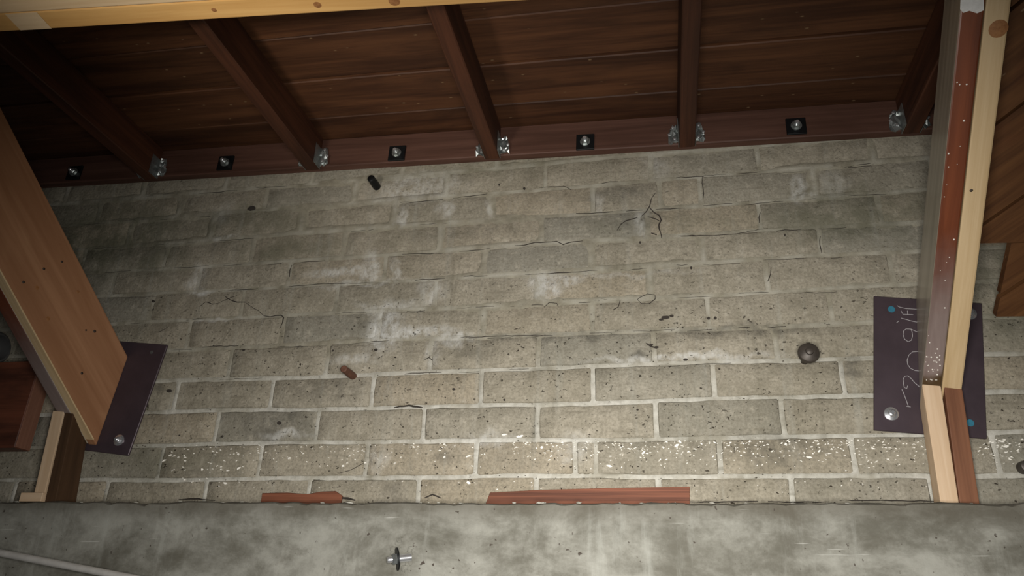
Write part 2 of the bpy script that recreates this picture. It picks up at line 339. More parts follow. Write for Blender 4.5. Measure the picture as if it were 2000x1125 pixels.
def brick(x0, x1, z0, z1, ci):
    g = GAP/2; x0 += g; x1 -= g; L = x1-x0; e = .006; up = min(1, max(0, (z0-.24)/.25))
    e = .0045; us = [0, e] + [e+(L-2*e)*i/7 for i in range(1, 7)] + [L-e, L]; H0 = z1-z0-2*g
    vs_ = [0, e, H0*.5, H0-e, H0]; pr = -.0042 - random.uniform(0, .0032); tx = random.uniform(-.0018, .0018); tz = random.uniform(-.0022, .0022)
    bm = bmesh.new(); G = []
    for i, u in enumerate(us):
        row = []
        for j, v in enumerate(vs_):
            x = x0+u; bz = bedwob(x, ci)*(1-v/H0) + bedwob(x, ci+1)*v/H0; z = z0+g+v+bz
            y = pr + tx*(u/L-.5) + tz*(v/H0-.5) + random.uniform(-.0007, .0007)
            edge = i in (0, len(us)-1) or j in (0, 4)
            if edge:
                y += .0030-.0016*up
                x += random.uniform(0, .003)*(1 if i == 0 else -1 if i == len(us)-1 else 0); z += random.uniform(-.0005, .0028)*(1 if j == 0 else -1 if j == 4 else 0)
                if (i in (0, len(us)-1)) and j in (0, 4): x += .0015*(1 if i == 0 else -1); z += .0012*(1 if j == 0 else -1)
            row.append(bm.verts.new((x, y, z)))
        G.append(row)
    for i in range(len(us)-1):
        for j in range(4): bm.faces.new((G[i][j], G[i+1][j], G[i+1][j+1], G[i][j+1]))
    loop = [G[i][0] for i in range(len(us))] + [G[-1][j] for j in range(1, 5)] + [G[i][4] for i in range(len(us)-2, -1, -1)] + [G[0][j] for j in range(3, 0, -1)]
    back = [bm.verts.new((v.co.x, .03, v.co.z)) for v in loop]
    for i in range(len(loop)): bm.faces.new((loop[i], back[i], back[(i+1) % len(loop)], loop[(i+1) % len(loop)]))
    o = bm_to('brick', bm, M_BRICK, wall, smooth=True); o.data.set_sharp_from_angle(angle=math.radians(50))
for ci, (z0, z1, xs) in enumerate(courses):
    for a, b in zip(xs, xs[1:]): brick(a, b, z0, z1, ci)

# ------------------------------------------------------------------ concrete ledge under the bricks
D_L = .118; ZL = at(1000, 981, Y=-D_L).z
xs = np.linspace(-2.05, 1.95, 320); prof = []
bm = bmesh.new(); rows = []
nA = noise2(xs[:, None], np.zeros((320, 1)), 9, 21)[:, 0]; nB = noise2(xs[:, None], np.zeros((320, 1)), 30, 22)[:, 0]
for i, x in enumerate(xs):
    ez = .010*(nA[i]-.5) + .009*(nB[i]-.5); r = .004 + .012*abs(nB[i]-.5)
    pts = [(x, .02, ZL-.004+ez*.5), (x, -.03, ZL-.004+ez*.6), (x, -D_L+.02, ZL+ez), (x, -D_L+r, ZL+ez-.001), (x, -D_L-.001+.003*(nA[i]-.5), ZL-r+ez), (x, -D_L, ZL-.05), (x, -D_L, ZL-.17), (x, -D_L, ZL-.45), (x, .02, ZL-.45)]
    rows.append([bm.verts.new(q) for q in pts])
for A, B in zip(rows, rows[1:]):
    for k in range(len(A)): bm.faces.new((A[k], B[k], B[(k+1) % len(A)], A[(k+1) % len(A)]))
bm.faces.new(rows[0][::-1]); bm.faces.new(rows[-1])
ledge = bm_to('wall_lower', bm, M_CONC, None, None, True); ledge.data.set_sharp_from_angle(angle=math.radians(45))
tag(ledge, 'grey mottled concrete beam projecting as a ledge under the brick wall', 'concrete beam', kind='structure')

# ------------------------------------------------------------------ ceiling: sheathing boards, ledger, rafters
SL = -.0294
def zc(x): return 1.093 + SL*x
YN = -1.32
bm = bmesh.new(); q = []
for z in (.022, .05):
    for x, y in ((-2.05, .2), (1.95, .2), (1.95, YN), (-2.05, YN)): q.append(bm.verts.new((x, y, zc(x)+z)))
for f in ((0, 1, 2, 3), (7, 6, 5, 4), (0, 4, 5, 1), (1, 5, 6, 2), (2, 6, 7, 3), (3, 7, 4, 0)): bm.faces.new([q[i] for i in f])
ceil = bm_to('ceiling', bm, M_PLANK); tag(ceil, 'dark red-brown board roof deck seen from below', 'ceiling', kind='structure')
edges = [.02, -.148, -.327, -.503, -.680, -.857, -1.034, -1.211, YN]
def xbar(name, x0, x1, y0, y1, zb, zt, mat, parent=None, bevel=.002):
    """bar along X following the roof's fall; zb, zt are functions of x"""
    p = [(x0, y0, zb(x0)), (x0, y1, zb(x0)), (x0, y1, zt(x0)), (x0, y0, zt(x0)), (x1, y0, zb(x1)), (x1, y1, zb(x1)), (x1, y1, zt(x1)), (x1, y0, zt(x1))]
    return hexa(name, p, mat, parent, None, bevel)
for i, (a, b) in enumerate(zip(edges, edges[1:])):
    dz = (0, -.003, .002, -.002, .001, -.003, .002, 0)[i]
    js = [-2.05] + list([(-1.285, -.0795, 1.122), (-.685, .511), (-1.285, -.0795, .511), (-.685, 1.122), (-.685, .511), (-1.285, .511), (-.685, 1.122), (-.0795,)][i]) + [1.95]
    for xa, xb in zip(js, js[1:]): xbar('plank', xa+.001, xb-.001, b+.0025, a-.0025, lambda x: zc(x)+dz, lambda x: zc(x)+.0235, M_PLANK, ceil, .003)
def zlb(x): return .9812 + SL*x
led = xbar('ledger_board', -2.03, 1.93, -.040, -.0085, zlb, lambda x: zc(x)-.004, M_LEDGER, None, .003)
tag(led, 'dark red-brown ledger board bolted along the top of the brick wall', 'ledger')
RX = [-1.285, -.685, -.0795, .511, 1.122]
RL = ['dark rafter nearest the left diagonal brace, leftmost of the five', 'dark rafter second from the left, running towards the amber beam',
      'reddish rafter in the middle of the five, black on its right side', 'red-brown rafter second from the right, seen straight from below', 'nearly black rafter right beside the right diagonal brace']
def zrb(x): return zlb(x) - .016
for x, lab in zip(RX, RL):
    h = .0225; pts = []
    for y in (-.044, YN):
        pts += [(x-h, y, zrb(x)), (x+h, y, zrb(x)), (x+h, y, zc(x)-.006), (x-h, y, zc(x)-.006)]
    o = hexa('rafter', pts, M_RAFTER, None, frame((0, -1, 0), loc=(x, -.044, zrb(x))), .003)
    tag(o, lab, 'rafter', 'rafters under the roof deck')

# ------------------------------------------------------------------ joist hangers (galvanised) at each rafter end
HL = ['leftmost rafter', 'second rafter from the left', 'middle rafter', 'second rafter from the right', 'rightmost rafter']
for x, lab in zip(RX, HL):
    e = empty('joist_hanger', (x, -.042, zrb(x))); tag(e, 'small galvanised joist hanger at the wall end of the '+lab, 'joist hanger', 'joist hangers on the ledger')
    zb = zrb(x); h = .0235
    for s in (-1, 1):
        # crimped face flange with dimples
        bm = bmesh.new(); G = []
        for i in range(5):
            row = []
            for j in range(7):
                u = i/4; v = j/6; wdt = .030*(1-.35*v*v)
                row.append(bm.verts.new((x+s*(h+wdt*u), -.0445-.010*random.random(), zb+.016+.062*v+.006*random.uniform(-1, 1))))
            G.append(row)
        for i in range(4):
            for j in range(6): bm.faces.new((G[i][j], G[i+1][j], G[i+1][j+1], G[i][j+1]))
        r = bmesh.ops.extrude_face_region(bm, geom=bm.faces[:]); bmesh.ops.translate(bm, verts=[v for v in r['geom'] if isinstance(v, bmesh.types.BMVert)], vec=(0, .003, 0))
        fl = bm_to('flange', bm, M_GALV, e)
        for k in range(3):
            c = (x+s*(h+(.011, .026, .014)[k]), -.052, zb+(.028, .045, .070)[k]); lathe('nail_head', [(0, .0045), (-.003, .0045), (-.0045, .002)], M_ZINC, fl, frame((0, 1, 0), loc=c), 10)
        box('side_plate', (min(x+s*h, x+s*(h+.0016)), -.090, zb+.003), (max(x+s*h, x+s*(h+.0016)), -.043, zb+.075), M_GALV, e, 'y', 0)

# ------------------------------------------------------------------ ledger bolts with square washers
for (px, py), lab in zip(((145, 337), (440, 318), (775, 299), (1143, 277), (1555, 246)),
        ('between the left brace and the leftmost rafter', 'between the first and second rafters from the left', 'between the second and the middle rafter', 'between the middle and the fourth rafter', 'between the fourth and the rightmost rafter')):
    c = at(px, py, Y=-.046); e = empty('ledger_bolt', (c.x, -.041, c.z)); tag(e, 'bolt on black square washer '+lab, 'bolt', 'ledger bolts')
    a = math.atan(SL); hs = .0275
    fr = frame((math.cos(a), 0, math.sin(a)), loc=(c.x, -.0405, c.z))
    pts = [fr @ Vector(q) for q in ((-hs, -.007, -hs), (-hs, 0, -hs), (-hs, 0, hs), (-hs, -.007, hs), (hs, -.007, -hs), (hs, 0, -hs), (hs, 0, hs), (hs, -.007, hs))]
    hexa('square_washer', pts, M_BLACK, e, fr, .001)
    lathe('round_washer', [(0, .0155), (.002, .0155)], M_GALV, e, frame((0, -1, 0), loc=(c.x, -.0475, c.z)), 20)
    lathe('nut', [(0, .0125), (.009, .0125), (.011, .011)], M_GALV, e, frame((0, -1, .0), loc=(c.x, -.0495, c.z)), 6)
    lathe('bolt_end', [(0, .0065), (.008, .0065), (.010, .005)], M_ZINC, e, frame((0, -1, 0), loc=(c.x, -.0600, c.z)), 14)

# ------------------------------------------------------------------ doubled beam near the camera, top left
ZB = .884; ZBT = .945
fa, fb = Vector((-1.082, -.855, 0)), Vector((.166, -.748, 0)); bd = (fb-fa).normalized(); bn = Vector((bd.y, -bd.x, 0))
e = empty('doubled_beam', (-.5, -.83, ZB)); tag(e, 'new pale amber doubled timber beam across the top left, nearest the camera', 'beam')
A = fa + bd*((-1.385-fa.x)/bd.x); B = fa + bd*((1.0-fa.x)/bd.x)
def beamply(name, o0, o1, mat, zt, dz=0):
    p = []
    for P0 in (A, B):
        for o, z in ((o0, ZB+dz), (o1, ZB+dz), (o1, zt), (o0, zt)): p.append((P0+bn*o) + Vector((0, 0, z)))
    return hexa(name, p, mat, e, frame(bd, loc=p[0]), .003, 2)
far = beamply('far_ply', 0, .052, M_BEAM, ZBT); near = beamply('near_ply', .055, .105, M_BEAM2, ZBT, -.001)
for px, py, r in ((418, 20, .006), (620, 10, .009), (770, 3, .013)):
    c = at(px, py, Z=ZB-.0006); lathe('knot', [(0, r*.2), (.0008, r), (.0016, r)], M_KNOT, far, frame((0, 0, 1), (1, 0, 0), (c.x, c.y, ZB-.0008)), 14)
c0, c1 = at(22, 40, Z=ZB), at(85, 38, Z=ZB)
p = []
for c in (c0, c1):
    s0 = (c-fa).dot(bd); P0 = fa+bd*s0; P0.z = 0
    for o, z in ((.001, ZB-.0007), (.051, ZB-.0007), (.051, ZB+.001), (.001, ZB+.001)): p.append(P0+bn*o+Vector((0, 0, z)))
hexa('pale_patch', p, M_BEAM2, far, frame(bd, loc=p[0]), 0)  # paler cream patch on the beam's underside, towards the left

# ------------------------------------------------------------------ the two diagonal braces
def brace(name, q, t_top, t_bot, label):
    x0, z0, tau, a, dx, w1, w2, h = q
    O = Vector((x0, -.0165, z0)); R = Vector((math.cos(tau), 0, -math.sin(tau))); U = Vector((math.sin(tau), 0, math.cos(tau)))
    Dv = Vector((dx, -math.cos(a), math.sin(a))); e = empty(name, O); tag(e, label, 'brace', 'diagonal braces')
    def ply(nm, u0, u1, mat):
        pts = [O+R*u0, O+R*u1, O+R*u1+U*h, O+R*u0+U*h, O+R*u0+Dv*t_bot, O+R*u1+Dv*t_bot, O+R*u1+U*h+Dv*t_top, O+R*u0+U*h+Dv*t_top]
        return hexa(nm, pts, mat, e, frame(Dv, R, pts[0]), .0035, 2)
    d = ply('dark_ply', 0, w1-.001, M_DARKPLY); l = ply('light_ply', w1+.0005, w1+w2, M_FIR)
    return e, d, l, (O, R, U, Dv)
QL = (-1.3324, .1052, .112, .7497, -.1517, .0498, .0308, .2766); QR = (1.0123, .1618, .1472, .7262, -.0079, .0428, .0435, .2785)
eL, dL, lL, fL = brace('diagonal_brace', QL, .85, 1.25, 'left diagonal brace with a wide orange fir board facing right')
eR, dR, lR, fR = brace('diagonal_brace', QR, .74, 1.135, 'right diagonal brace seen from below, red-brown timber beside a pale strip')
lR.data.materials[0] = M_FIR_EDGE
# the rounded pale lower edge (sapwood) of the left fir board
O, R, U, Dv = fL; w1 = QL[5]+.0005; w2 = QL[5]+QL[6]
pts = []
for t in (.02, 1.24): pts += [O+R*(w1+.0015)+Dv*t-U*.0012, O+R*(w2+.0010)+Dv*t-U*.0012, O+R*(w2+.0010)+Dv*t+U*.004, O+R*(w1+.0015)+Dv*t+U*.004]
hexa('sapwood_edge', pts, M_FIR_EDGE, lL, frame(Dv, R, pts[0]), .001)
XF = lambda px, py: None
def on_plane(px, py, P0, n):
    d = (px-1000)*RA - (py-562.5)*UA + F*WA; C = Vector((CX, CY, CZ)); return C + d*((P0-C).dot(n)/d.dot(n))
nL = Dv.cross(U).normalized();  nL = nL if nL.dot(Vector((1, 0, 0))) > 0 else -nL
for px, py, r in ((46, 551, .004), (72, 562, .006), (94, 622, .006), (152, 570, .005), (185, 647, .0045), (168, 645, .003), (121, 511, .0035), (160, 729, .004), (86, 525, .004)):
    c = on_plane(px, py, O+R*w2, nL); lathe('knot', [(-.0008, r*.25), (.0007, r)], M_NAIL if r < .0046 else M_KNOT, lL, frame(-nL, loc=c+nL*.0007), 12)
for pts_px, wd in (([(125, 690), (150, 715), (185, 690), (205, 650)], .004),):
    pass
O, R, U, Dv = fR; nB = (R.cross(Dv)).normalized(); nB = nB if nB.z < 0 else -nB
for px, py, r in ((1950, 56, .017),):
    c = on_plane(px, py, O+R*(QR[5]+.001), nB); lathe('knot', [(-.0008, r*.3), (.0007, r)], M_KNOT, lR, frame(-nB, loc=c+nB*.0007), 18)
for px, py in ((1897, 372),):
    c = on_plane(px, py, O+R*(QR[5]+.001), nB); lathe('nail_head', [(-.0008, .001), (.0006, .0035)], M_NAIL, lR, frame(-nB, loc=c+nB*.0007), 10)
# splashes of white on the varnished ply: a reflected glare painted on at the top and crumbs of foam
cs = [on_plane(px, py, O, nB) for px, py in ((1877, -30), (1922, -30), (1921, 20), (1908, 26), (1893, 21), (1881, 25), (1875, 18))]
bm = bmesh.new(); lo = [bm.verts.new(c+nB*.0012) for c in cs]; hi = [bm.verts.new(c-nB*.0004) for c in cs]; bm.faces.new(lo); bm.faces.new(hi[::-1])
for i in range(len(cs)): bm.faces.new((lo[i], hi[i], hi[(i+1) % len(cs)], lo[(i+1) % len(cs)]))
bm_to('white_glare_patch', bm, M_WHITE, dR)
bm = bmesh.new()
for k in range(46):
    if k < 30: px, py = random.uniform(1808, 1836), random.gauss(715, 22)
    else: py = random.uniform(120, 640); px = 1878-.104*py + random.uniform(4, 34)
    py = min(py, 742); c = on_plane(px, py, O, nB); s = random.uniform(.0008, .0022)*(1.5 if k % 11 == 0 else 1)
    m = bmesh.ops.create_icosphere(bm, subdivisions=1, radius=s); bmesh.ops.translate(bm, verts=m['verts'], vec=c+nB*s*.3)
tag(bm_to('foam_crumbs', bm, M_FLECK, dR), kind='stuff')

# ------------------------------------------------------------------ steel anchor plates
def plate(name, corners, label, bolts, holes, Yb=-.0085, th=.0075):
    P = [at(px, py, Y=Yb-th) for px, py in corners]; c = sum(P, Vector())/4
    e = empty(name, (c.x, Yb, c.z)); tag(e, label, 'steel plate', 'anchor plates')
    pts = [Vector((q.x, Yb-th, q.z)) for q in P] + [Vector((q.x, Yb, q.z)) for q in P]
    pl = hexa('plate', pts, M_PLATE, e, frame((0, 1, 0), loc=(c.x, Yb-th, c.z)), .0015)
    for px, py in bolts:
        b = at(px, py, Y=Yb-th-.006); fr = frame((0, -1, 0), loc=(b.x, Yb-th, b.z))
        wsh = lathe('washer', [(0, .0165), (.0022, .0165), (.0028, .0155)], M_ZINC, e, fr, 24)
        lathe('bolt_head', [(0.002, .0100), (.009, .0100), (.0105, .0085)], M_ZINC, e, frame((0, -1, 0), loc=(b.x, Yb-th, b.z)), 6)
        lathe('bolt_tip', [(0.010, .006), (.016, .006), (.0172, .0045)], M_ZINC, e, fr, 14)
    for px, py, r, mat in holes:
        b = at(px, py, Y=Yb-th); lathe('bolt_hole', [(-.0004, r*1.05), (.0004, r), (.0006, r*.4)], mat, e, frame((0, -1, 0), loc=(b.x, Yb-th-.0002, b.z)), 18)
    return e, pl
eP, pP = plate('anchor_plate', ((178, 662), (327, 673), (250, 890), (108, 872)), 'dark primed steel plate behind the foot of the left brace', [(230, 859)], [(296, 688, .0055, M_GREY)])
eQ, pQ = plate('anchor_plate', ((1707, 578), (1918, 592), (1928, 857), (1707, 840)), 'dark primed steel plate with chalked numbers behind the right brace', [(1742, 807), (1895, 611)],
               [(1741, 604, .0085, M_BLUE), (1895, 826, .0085, M_BLUE)])
def cp(x, y): return at(1650+x/3.517, 560+y/3.517, Y=-.0163)
strokes = [[(392, 705), (402, 728), (420, 775), (436, 820)], [(422, 821), (452, 826)], [(432, 680), (425, 700), (408, 692), (402, 660), (400, 635), (412, 615), (432, 612), (455, 630), (480, 660), (515, 690)],
  [(515, 442), (497, 445), (465, 448), (440, 470), (428, 505), (432, 535), (450, 560), (480, 575), (515, 580)], [(515, 316), (490, 308), (455, 292), (420, 290), (403, 305), (400, 330), (410, 360), (435, 378), (457, 368), (465, 340), (462, 310), (455, 293)],
  [(385, 215), (420, 225), (475, 240), (500, 244)], [(385, 165), (400, 190), (430, 191), (470, 193)], [(430, 165), (432, 191)], [(360, 130), (375, 140), (420, 150), (500, 155)], [(355, 248), (370, 236)]]
bm = bmesh.new()
for st in strokes: tube(bm, [cp(*q) for q in st], .0009, 4)
bm_to('chalk_number', bm, M_CHALK, pQ)

# ------------------------------------------------------------------ short posts under the braces, standing on the ledge
def post(name, tl, tr, bl, br, yf, depth, mat, label, cat, ztop=None):
    P = [at(*bl, Y=yf), at(*br, Y=yf), at(*tr, Y=yf), at(*tl, Y=yf)]; zb = ZL+.001
    def down(a, b): k = (zb-b.z)/(a.z-b.z); return Vector((b.x+(a.x-b.x)*k, yf, zb))
    b0, b1 = down(P[3], P[0]), down(P[2], P[1])
    sl = .88*depth
    pts = [b0, b1, b1+Vector((0, depth, 0)), b0+Vector((0, depth, 0)), P[3], P[2], P[2]+Vector((0, depth, -sl)), P[3]+Vector((0, depth, -sl))]
    Ob, Rb, Ub, Db = fL if b0.x < 0 else fR; nb = Rb.cross(Db); xtr = .0016
    for k in range(4, 8):                                  # cut the top to the slope of the brace it carries
        q = pts[k]; pts[k] = Vector((q.x, q.y, Ob.z - ((q.x-Ob.x)*nb.x + (q.y-Ob.y)*nb.y)/nb.z - xtr))
    o = hexa(name, pts, mat, None, frame(P[3]-b0, (0, 1, 0), b0), .002, 2); return tag(o, label, cat)
post('short_post', (104, 799), (126, 801), (66, 965), (87, 965), -.100, .081, M_POST, 'pale narrow post under the left brace, standing on a small wood shim', 'post')
post('short_post', (128, 801), (145, 803), (91, 965), (111, 965), -.098, .079, M_DKSTUD, 'dark brown post beside the pale one under the left brace', 'post')
o = box('wood_shim', (at(40, 968, Y=-.112).x, -.113, ZL+.0015), (at(83, 968, Y=-.112).x, -.101, at(60, 962, Y=-.112).z), M_POST, None, 'x', .001); tag(o, 'small pale wood shim lying on the ledge at the foot of the left post', 'shim')
post('short_post', (1800, 746), (1836, 746), (1836, 975), (1872, 975), -.066, .046, M_POST, 'pale new wood post under the right brace', 'post')
post('short_post', (1837.5, 727), (1872, 727), (1873.5, 975), (1912, 975), -.064, .045, M_BROWN, 'red-brown wood post to the right of the pale one under the right brace', 'post')

# ------------------------------------------------------------------ red block and grey pipe stub at the far left, behind the left brace
x1 = at(50, 800, Y=-.066).x; zt = at(50, 705, Y=-.066).z; zb = at(36, 874, Y=-.066).z
o = box('timber_block', (x1-.30, -.066, zb), (x1, -.0085, zt), M_REDBLK, None, 'x', .002); WMb = box('end_face', (x1+.0002, -.064, zb+.002), (x1+.003, -.010, zt-.002), M_PINK, o, 'z', .0005); tag(o, 'red-stained timber block on the wall at the left edge, behind the left brace', 'timber block')
c = at(-12, 660, Y=-.06)
o = lathe('pipe_stub', [(-.30, .05), (.028, .05), (.032, .046), (.032, .040), (.0, .038)], M_GREY, None, frame((1, 0, 0), loc=(c.x, -.0605, zt+.051)), 28); tag(o, 'dark grey pipe end lying on the timber block at the left edge', 'pipe')

# ------------------------------------------------------------------ sloping soffit of diagonal boards at the right edge
e = empty('sloping_soffit', (1.45, -.05, .36)); tag(e, 'sloping soffit of red-brown diagonal boards at the right edge, beyond the right brace', 'soffit')
SA = math.radians(40); SP0 = Vector((1.2, -.03, .36)); ST = Vector((0, -math.cos(SA), math.sin(SA))); SN = Vector((0, math.sin(SA), math.cos(SA))); SX = Vector((1, 0, 0))
def clip(poly, n, c):
    out = []
    for i, a in enumerate(poly):
        b = poly[(i+1) % len(poly)]; da, db = a.dot(n)-c, b.dot(n)-c
        if da >= 0: out.append(a)
        if da*db < 0: out.append(a+(b-a)*(da/(da-db)))
    return out
def V2(px, py): q = on_plane(px, py, SP0, SN)-SP0; return Vector((q.x, q.dot(ST)))
def W3(q, h=0.0): return SP0 + SX*q.x + ST*q.y + SN*h
nz_ = V2(1905, 476).y; XE = .70
regU = [Vector((-.055, nz_)), Vector((XE, nz_-.03)), Vector((XE, .99)), Vector((-.055, .99))]
regL = [V2(1975, 479), V2(1945, 618), Vector((XE, V2(1945, 618).y-.02)), Vector((XE, nz_-.031))]; regL[0].y = nz_-.001-.03*(regL[0].x+.055)/(XE+.055)
g1, g2 = V2(1917, 441), V2(2000, 383); dd = (g2-g1).normalized(); nn = Vector((-dd.y, dd.x)); wdt = .186; k0 = g1.dot(nn)
for k in range(-4, 7):
    lo, hi = k0+k*wdt+.004, k0+(k+1)*wdt-.004; dy = random.uniform(-.002, .002)
    for reg in (regU, regL):
        pl = clip(clip(reg, nn, lo), -nn, -hi)
        if len(pl) < 3: continue
        fr = frame(SX*dd.x+ST*dd.y, SN, W3(pl[0])); inv = fr.inverted(); bm = bmesh.new()
        f0 = [bm.verts.new(inv @ W3(q, dy)) for q in pl]; f1 = [bm.verts.new(inv @ W3(q, dy+.020)) for q in pl]
        bm.faces.new(f0); bm.faces.new(f1[::-1])
        for i in range(len(pl)): bm.faces.new((f0[i], f1[i], f1[(i+1) % len(pl)], f0[(i+1) % len(pl)]))
        bm_to('plank', bm, M_DIAG, e, fr)
fr = frame(ST, SN, W3(Vector((0, 0)), .03))
for x in (.14, .58):
    pts = [W3(Vector((x+a, t)), h) for t in (.02, .93) for a, h in ((0, .0235), (.04, .0235), (.04, .09), (0, .09))]
    hexa('batten', pts, M_DKSTUD, e, frame(ST, SN, pts[0]))

# ------------------------------------------------------------------ red nailer strips at the foot of the wall
def strip(pts_px, label, yf=-.014):
    P = [at(px, py, Y=yf) for px, py in pts_px]; bm = bmesh.new()
    fr = frame((1, 0, 0), loc=P[0]); inv = fr.inverted()
    f0 = [bm.verts.new(inv @ q) for q in P]; f1 = [bm.verts.new(inv @ (q+Vector((0, .012, 0)))) for q in P]
    bm.faces.new(f0); bm.faces.new(f1[::-1])
    for i in range(len(P)): bm.faces.new((f0[i], f1[i], f1[(i+1) % len(P)], f0[(i+1) % len(P)]))
    bmesh.ops.recalc_face_normals(bm, faces=bm.faces[:]); bmesh.ops.bevel(bm, geom=bm.edges[:], offset=.0008, segments=1, affect='EDGES')
    return tag(bm_to('nailer_strip', bm, M_RED, None, fr), label, 'wood strip')
strip([(946, 990), (957, 962), (1050, 957), (1200, 953), (1347, 950.5), (1347, 990)], 'long red-brown wood strip let into the brickwork just above the ledge')
strip([(508, 988), (512, 963), (560, 962), (600, 965), (628, 960), (655, 959), (668, 968), (664, 988)], 'short broken red wood strip above the ledge, left of the long one')

# ------------------------------------------------------------------ old iron in the wall
def stub(name, base, length, r, mat, label, cat, head=None, tilt=(0, -1, 0)):
    b = at(*base, Y=-.004); fr = frame(tilt, loc=(b.x, .01, b.z))
    e = empty(name, (b.x, -.004, b.z)); tag(e, label, cat)
    lathe('shank', [(0, r), (length*.5, r*1.05), (length+.01, r*.96), (length+.012, r*.7)], mat, e, fr, 14)
    if head: lathe('head', head, mat, e, fr, 26)
    return e
stub('rusty_rod', (690, 735), .075, .0105, M_RUST, 'short rusty rod sticking out of the wall left of centre', 'rod')
stub('iron_rod', (737, 366), .055, .0125, M_BLACK, 'black iron rod end just under the ledger board', 'rod', tilt=(-.05, -1, .05))
stub('iron_bolt', (1571, 706), .080, .009, M_DKIRON, 'dark iron bolt with a big round head, left of the right steel plate', 'bolt', [(.072, .010), (.073, .025), (.080, .0265), (.088, .024), (.093, .017), (.095, .010), (.099, .009), (.101, .005)])
stub('iron_rod', (1998, 914), .03, .014, M_DKIRON, 'dark iron rod end at the right edge, low on the wall', 'rod')
def hole(px, py, rx, rz, mat=M_CRACK):
    c = at(px, py, Y=-.008); bm = bmesh.new()
    ring = [bm.verts.new((c.x+rx*math.cos(a)*random.uniform(.85, 1.1), -.0088, c.z+rz*math.sin(a)*random.uniform(.85, 1.1))) for a in [2*math.pi*i/14 for i in range(14)]]
    inn = [bm.verts.new((c.x+(v.co.x-c.x)*.8, -.0091, c.z+(v.co.z-c.z)*.8)) for v in ring]
    bk = [bm.verts.new((v.co.x, -.004, v.co.z)) for v in ring]
    bm.faces.new(inn)
    for i in range(14): bm.faces.new((ring[i], ring[(i+1) % 14], inn[(i+1) % 14], inn[i])); bm.faces.new((bk[i], bk[(i+1) % 14], ring[(i+1) % 14], ring[i]))
    bm_to('hole', bm, mat, wall)
for h in ((491, 407, .0145, .0085), (1300, 620, .012, .005), (1291, 624, .006, .003), (1312, 617, .006, .004), (1384, 621, .004, .0035), (1397, 621, .004, .004), (545, 826, .007, .005), (1339, 702, .006, .003),
          (1282, 678, .006, .0025), (1272, 673, .005, .0025), (1245+0, 800, .003, .002), (299, 588, .005, .004), (315, 581, .003, .002), (299, 605, .003, .003), (886, 760, .005, .003), (985, 781, .0035, .003), (734, 683, .006, .0035), (772, 698, .0035, .002),
          (650, 685, .004, .0035), (476, 684, .005, .0025), (330, 763, .009, .005), (350, 850, .002, .002), (1533, 459, .002, .004), (1250, 473, .002, .003), (1350, 523, .003, .004), (1024, 368, .004, .004), (975, 361, .003, .004)): hole(*h)

# cracks and dried rootlets on the wall face
def crack(pts, r=.0014):
    P = []
    for (x, y) in pts: q = at(x, y, Y=-.0072); P.append(Vector((q.x, -.0072, q.z)))
    Q = []
    for a, b in zip(P, P[1:]):
        n = max(1, int((b-a).length/.012))
        for i in range(n): Q.append(a+(b-a)*(i/n)+Vector((random.uniform(-.0008, .0008), random.uniform(-.0006, .0006), random.uniform(-.001, .001))))
    Q.append(P[-1]); rr = [r*(.45+.55*math.sin(math.pi*min(1, max(0, (i+.6)/(len(Q)+.2)))))*random.uniform(.7, 1.25) for i in range(len(Q))]
    bm = bmesh.new(); tube(bm, Q, rr, 5); bm_to('crack', bm, M_CRACK, wall)
c5 = lambda L: [(180+x/4, 560+y/4) for x, y in L]; c3 = lambda L: [(1000+x/4, 280+y/4) for x, y in L]; c7 = lambda L: [(1060+x/4, 500+y/4) for x, y in L]
crack(c5([(820, 155), (850, 148), (885, 118), (905, 122), (940, 138), (985, 128), (1060, 95), (1130, 70)])); crack(c5([(1040, 75), (1080, 105), (1130, 118), (1195, 120)]), .002)
crack(c5([(1195, 120), (1240, 155), (1300, 188), (1345, 230)]), .0009); crack(c5([(1345, 228), (1390, 238), (1440, 225), (1480, 222), (1495, 240), (1485, 285), (1465, 330)]), .0019)
crack(c5([(520, 358), (560, 335), (592, 315)]), .001); crack(c5([(600, 385), (620, 392), (640, 375)]), .001)
crack(c3([(820, 680), (850, 635), (890, 605), (980, 580)]), .0017); crack(c3([(1120, 385), (1090, 430), (1075, 490), (1050, 530), (1010, 570)]), .0017); crack(c3([(1060, 575), (1120, 590), (1150, 605)]), .0015)
crack(c3([(1075, 505), (1110, 540), (1150, 560), (1165, 600), (1145, 640), (1160, 700), (1170, 740)]), .002); crack(c3([(1090, 700), (1130, 715)]), .0018)
crack(c3([(400, 335), (430, 345), (460, 362)]), .0013); crack(c3([(210, 350), (300, 340), (400, 338)]), .0009); crack(c3([(700, 312), (760, 302), (830, 296)]), .0009); crack(c3([(1490, 262), (1485, 310), (1498, 360), (1492, 430)]), .0011)
crack(c3([(20, 800), (100, 795), (180, 775), (260, 772), (350, 768), (400, 788), (450, 775), (555, 762)]), .0016); crack(c3([(1280, 268), (1400, 262), (1500, 258)]), .0011); crack(c3([(230, 1018), (400, 1012), (570, 1000)]), .0013)
crack(c7([(550, 420), (590, 395), (605, 350)]), .0014); crack(c7([(740, 340), (770, 370), (830, 372), (880, 335), (875, 302), (820, 298), (760, 322), (740, 340)]), .0012); crack(c7([(810, 682), (850, 705), (895, 720)]), .0024); crack(c7([(10, 400), (50, 365), (110, 370), (120, 395)]), .0012)
crack([(660, 925), (690, 916), (710, 905)], .001); crack([(770, 796), (800, 792), (825, 796)], .0024); crack([(830, 972), (845, 966), (862, 973)], .0018); crack([(665, 973), (680, 974), (694, 977)], .003)
